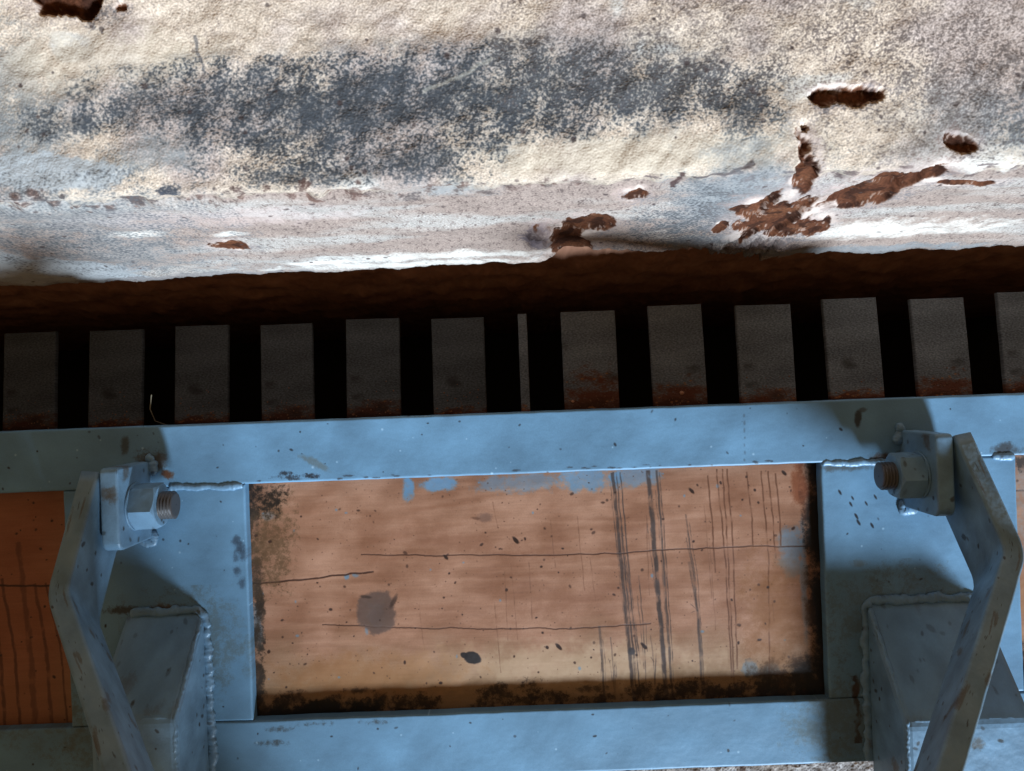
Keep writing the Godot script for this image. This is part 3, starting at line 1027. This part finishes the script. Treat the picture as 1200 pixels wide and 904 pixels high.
func frame() -> void:
	var o := thing("steel_frame", "blue painted steel frame welded from flat plates, lying over the timber beam", "frame")
	put("top_rail", slab(-.85, .85, .0217, .0717, FY, .010), paint, o)
	put("bottom_rail", slab(-.85, .85, .2635, .3155, FY - .0004, .010), paint, o)
	for s in [[-.367, -.2195], [.2475, .4057]]:
		put("stile", slab(s[0], s[1], .0719, .2633, FY - .0007, .010), paint, o)
	# welds where the stiles meet the rails
	for s in [[-.281, -.2205, .0030], [.2485, .302, .0028], [.386, .405, .0030]]:
		put("weld_bead", bead(PackedVector3Array([Vector3(s[0], FY - .0008, .0725), Vector3(s[1], FY - .0006, .0730)]), s[2], s[0] * 50), paint_misc, o)
	# lugs: upright plates that carry the bolts
	for s in [[-.3083, -.2949, .0503, .1124, 1], [.3125, .3253, .0479, .1100, -1]]:
		var lug := put("lug", extrude(rounded(s[2], FY - .002, s[3], FY + .055, [0, 0, .008, .004]), s[0], s[1], .0015), paint_misc, o)
		var xin: float = s[1] if s[4] > 0 else s[0]
		var d: float = s[4]
		put("weld_bead", bead(PackedVector3Array([Vector3(xin + d * .001, FY, s[2] - .001), Vector3(xin + d * .002, FY + .001, s[2] + .012)]), .0045, 3.0 + d), paint_misc, lug)
		put("weld_bead", bead(PackedVector3Array([Vector3(xin - d * .004, FY, s[2] - .002), Vector3(xin + d * .004, FY + .001, s[2] - .0015)]), .0042, 5.0 + d), paint_misc, lug)
		put("weld_bead", bead(PackedVector3Array([Vector3(xin + d * .001, FY, s[3] - .006), Vector3(xin, FY + .0005, s[3] + .003), Vector3(xin - d * .012, FY, s[3] + .002)]), .0040, 7.0 + d, .003), paint_misc, lug)
	# gussets: box sections with a sloping upper end
	for s in [[-.320, -.256, .173, .2357, 1], [.2800, .374, .186, .259, -1]]:
		var outline := PackedVector2Array([Vector2(s[2], FY - .002), Vector2(.42, FY - .002), Vector2(.42, FY + .06)])
		for k in 5:   # soft knee at the top of the slope
			var t := k / 4.0
			var a := Vector2(float(s[3]) + .006, FY + .06)
			var b := Vector2(float(s[3]), FY + .06)
			var c := b.lerp(Vector2(s[2], FY), .1)
			outline.append(a.lerp(b, t).lerp(b.lerp(c, t), t))
		var g := put("gusset", extrude(outline, s[0], s[1], .0045), paint_misc, o)
		var xi: float = s[1] if s[4] > 0 else s[0]
		var d: float = s[4]
		put("weld_bead", bead(PackedVector3Array([Vector3((float(s[0]) if d > 0 else float(s[1])) + d * .004, FY, s[2] - .001), Vector3(xi - d * .004, FY, s[2] - .001), Vector3(xi + d * .001, FY, s[2] + .004), Vector3(xi + d * .002, FY, .24), Vector3(xi + d * .002, FY, .315)]), .0038, d * 3.0, .0080, 1.3, .6), paint_misc, g)
		# bead along the sloping edge and down the shoulder
		put("weld_bead", bead(PackedVector3Array([Vector3(xi - d * .001, FY + .004, float(s[2]) + .004), Vector3(xi - d * .0022, FY + .0575, float(s[3]) + .001), Vector3(xi - d * .0022, FY + .0580, .33)]), .0017, 20 + d, .005, 1.6, 1.0), paint_misc, g)
		put("weld_bead", bead(PackedVector3Array([Vector3(float(s[0]) + .006, FY + .0575, s[3]), Vector3(float(s[1]) - .006, FY + .0575, s[3])]), .0015, 31 + d, .006, 1.2), paint_misc, g)


# bent flat bars bolted to the lugs, rising towards the viewer
func arm_mesh(f: PackedVector3Array, r: PackedVector3Array, thick: float) -> ArrayMesh:
	var fp := bent(f)
	var rp := bent(r)
	var n := fp.size()
	var p := PackedVector3Array()
	var uv := PackedVector2Array()
	var ring := 0
	var run := 0.0
	for k in range(-1, n + 1):
		var kk := clampi(k, 0, n - 1)
		var c := (fp[kk] + rp[kk]) / 2
		var w := (fp[kk] - rp[kk]) / 2
		var dirv := ((fp[mini(kk + 1, n - 1)] - fp[maxi(kk - 1, 0)]) + (rp[mini(kk + 1, n - 1)] - rp[maxi(kk - 1, 0)])).normalized()
		var u := w.cross(dirv).normalized() * thick / 2
		var shrink := .02 if k < 0 or k >= n else 1.0
		var rad := .0024
		var hw := w.length() - rad
		var hu := thick / 2 - rad
		var wn := w.normalized()
		var un := u.normalized()
		ring = 0
		if k > 0:
			run += fp[kk].distance_to(fp[kk - 1]) if kk > 0 and k < n else 0.0
		for q in 4:
			var su: float = [1, -1, -1, 1][q]
			var sw: float = [1, 1, -1, -1][q]
			for s in 5:
				var t := PI / 2 * q + PI / 2 * s / 4.0
				var jit := bump.get_noise_3d(kk * 1.7, q * 9.0, hw * 50 + s) * .0002
				p.append(c + (un * (su * hu + cos(t) * rad + jit) + wn * (sw * hw + sin(t) * rad + jit)) * shrink)
				uv.append(Vector2((q + s * .025) / 4.0, run / .25))
				ring += 1
		p.append(p[p.size() - ring])
		uv.append(Vector2(1.0, run / .25))
		ring += 1
	return sheet(ring, n + 2, p, uv, true, true)


func bent(l: PackedVector3Array) -> PackedVector3Array:
	var out := PackedVector3Array()
	var a := l[1] + (l[0] - l[1]).normalized() * .011
	var b := l[1] + (l[2] - l[1]).normalized() * .011
	for k in 9:
		out.append(l[0].lerp(a, k / 9.0))
	for k in 8:
		var t := k / 7.0
		out.append(a.lerp(l[1], t).lerp(l[1].lerp(b, t), t))
	for k in 24:
		out.append(b.lerp(l[2], (k + 1) / 24.0))
	return out


func arms() -> void:
	var up := Vector3(0, FY, 0)
	var defs := [
		["left bent blue steel bar bolted to the lug, its nut pointing right", [Vector3(-.3155, .055, .0518), Vector3(-.3229, .090, .1315)], [Vector3(-.3155, .003, .0745), Vector3(-.3255, .044, .1690)], Vector3(.0925, .107, .0800), -.3083, -.2949, 1, .0825],
		["right bent blue steel bar bolted to the lug, its rusty nut pointing left", [Vector3(.3326, .055, .0480), Vector3(.3470, .090, .1277)], [Vector3(.3326, .003, .0707), Vector3(.3510, .044, .1650)], Vector3(-.1107, .110, .1003), .3253, .3125, -1, .0808]]
	for d in defs:
		var o := thing("bent_arm", d[0], "bracket arm", Vector3.ZERO, "bent arms bolted to the frame")
		var f := PackedVector3Array([d[1][0] + up, d[1][1] + up, d[1][1] + up + d[3] * 1.5])
		var r := PackedVector3Array([d[2][0] + up, d[2][1] + up, d[2][1] + up + d[3] * 1.5])
		put("bar", arm_mesh(f, r, .0140), arm_paint, o)
		var s: float = d[6]
		var xi: float = d[5]
		var y := FY + .028
		var z: float = d[7]
		# nut on the inner face of the lug, bolt end with thread, head on the far side of the bar
		var nx := xi + (.0008 if s > 0 else -.0208)
		put("nut", nut_mesh(nx, .020, .032, y, z, .12), paint_misc, o)
		put("washer", lathe(PackedVector2Array([Vector2(xi - s * .001, .001), Vector2(xi - s * .001, .0185), Vector2(xi + s * .0012, .0185), Vector2(xi + s * .0014, .018), Vector2(xi + s * .0014, .001)]) if s > 0 else PackedVector2Array([Vector2(xi - .0014, .001), Vector2(xi - .0014, .018), Vector2(xi - .0012, .0185), Vector2(xi + .001, .0185), Vector2(xi + .001, .001)]), y, z), paint_misc, o)
		var prof := PackedVector2Array()
		var x0 := xi + s * .016
		var x1 := xi + s * .0305
		var nstep := 70
		for k in nstep + 1:
			prof.append(Vector2(lerpf(x0, x1, float(k) / nstep), .0110))
		prof.append(Vector2(x1 + s * .0008, .0100))
		prof.append(Vector2(x1 + s * .0010, .0078))
		prof.append(Vector2(x1 + s * .0010, .0005))
		if s < 0:
			prof.reverse()
		put("bolt_end", lathe(prof, y, z, 48, -9.0, .0014), thread_mat, o)
		var hx: float = float(d[1][0].x) - s * .0072 - (.012 if s > 0 else 0.0)
		put("bolt_head", nut_mesh(hx, .012, .032, y, z, .4), paint_misc, o)


func gratings() -> void:
	var defs := [["dark grey grating of flat bars in the left half of the slot", -.0490, .0805, -8, 0, FY - .100], ["dark grey grating of flat bars with rusty ends in the right half of the slot", .0718, .0800, 0, 8, FY - .0785]]
	for g in 2:
		var d: Array = defs[g]
		var o := thing("bar_grating", d[0], "grating", Vector3(0, d[5] - .012, 0), "gratings in the slot")
		var m := slab(-.0248, .0248, -.066, .042, .012, .005, .0010, .006, .0003, Vector2(-.05, -.066), Vector2(.1, .108))
		for k in range(d[3], d[4] + 1):
			var x: float = d[1] + d[2] * k
			if absf(x) > .84:
				continue
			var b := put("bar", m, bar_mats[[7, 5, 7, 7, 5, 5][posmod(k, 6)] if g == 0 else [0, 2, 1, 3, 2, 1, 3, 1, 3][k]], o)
			b.position = Vector3(x, 0, 0)
			b.rotation.x = -.10
			b.rotation.y = .008 * sin(k * 2.3)
			b.scale.x = 1.0 + .018 * sin(k * 4.1)
			b.position.z = .0015 * sin(k * 3.3 + 1.0)
		var xa: float = -.72 if g == 0 else .045
		var xb: float = -.022 if g == 0 else .75
		var c := put("cross_bar", slab(xa, xb, .026, .042, .0035, .022, .001, .02, .0002), bar_mats[3], o)
		c.position = Vector3.ZERO
	# the edge strip in the joint between the gratings
	var e := put("edge_strip", slab(.0078, .0158, -.066, .042, 0, .030, .0008, .006, .0002, Vector2(-.05, -.066), Vector2(.1, .108)), bar_mats[3])
	e.position = Vector3(0, FY - .082, 0)
	e.rotation.x = -.10
	tag(e, "thin steel strip standing on edge in the wide gap between the gratings", "steel strip")


func small_things() -> void:
	# a dry stem sticking up beside the left lug, and crumbs on the bars
	var pts := PackedVector3Array([Vector3(-.300, FY - .06, .026), Vector3(-.2995, FY - .022, .0185), Vector3(-.298, FY - .010, .008), Vector3(-.2945, FY - .006, -.004)])
	var straw := StandardMaterial3D.new()
	straw.albedo_color = Color(.50, .46, .38)
	straw.roughness = .8
	var o := put("dry_stem", bead(pts, .00045, 2.0, .02, .5), straw)
	tag(o, "thin dry grass stem in the dark gap above the left lug", "grass stem")
	var rng := RandomNumberGenerator.new()
	rng.seed = 4
	var st2 := SurfaceTool.new()
	st2.begin(Mesh.PRIMITIVE_TRIANGLES)
	st2.set_smooth_group(-1)
	for i in 420:
		var bar := rng.randi_range(0, 11)
		var right := bar >= 6
		var bx: float = (.0718 + .080 * (bar - 6)) if right else (-.0490 - .0805 * bar)
		var gz := .0235 - absf(rng.randfn(0.0, .012))
		var top: float = (FY - .0785 if right else FY - .100) + gz * .1
		var gr := rng.randf_range(.0003, .0010)
		var c0 := Vector3(bx + rng.randf_range(-.022, .022), top + gr * .5, gz)
		var cs := []
		for d in [Vector3.RIGHT, Vector3.BACK, Vector3.LEFT, Vector3.FORWARD]:
			cs.append(c0 + d * gr * rng.randf_range(.6, 1.3) + Vector3(0, rng.randf_range(-.2, .2) * gr, 0))
		for k in 4:
			tri(st2, c0 + Vector3.UP * gr * .8, cs[k], cs[(k + 1) % 4])
			tri(st2, c0 - Vector3.UP * gr * .8, cs[(k + 1) % 4], cs[k])
	st2.generate_normals()
	var grit_mat := StandardMaterial3D.new()
	grit_mat.albedo_color = Color(.45, .29, .19)
	grit_mat.roughness = .95
	var grit := put("rust_grit", st2.commit(), grit_mat)
	grit.set_meta("kind", "stuff")
	tag(grit, "loose rust crumbs strewn over the near ends of the grating bars", "grit")
	var crumb_mat := StandardMaterial3D.new()
	crumb_mat.albedo_color = Color(.72, .52, .40)
	crumb_mat.roughness = .9
	for c in [[.1535, .0125, .0022, "pale stone crumb on the rusty end of the second bar right of the joint"], [.0545, .0165, .0015, "small pale crumb at the lower left corner of the rustiest bar"]]:
		var st := SphereMesh.new()
		st.radial_segments = 10
		st.rings = 6
		st.radius = 1.0
		st.height = 2.0
		var arr := st.get_mesh_arrays()
		var v: PackedVector3Array = arr[Mesh.ARRAY_VERTEX]
		for i in v.size():
			v[i] *= float(c[2]) * (1.0 + bump.get_noise_3dv(v[i] * 3.0 + Vector3.ONE * c[0] * 90) * .6)
		arr[Mesh.ARRAY_VERTEX] = v
		var am := ArrayMesh.new()
		am.add_surface_from_arrays(Mesh.PRIMITIVE_TRIANGLES, arr)
		var s := put("stone_crumb", am, crumb_mat)
		s.position = Vector3(c[0], FY - .0785 + .0015, c[1])
		s.scale = Vector3(1, .7, .9)
		tag(s, c[3], "stone")
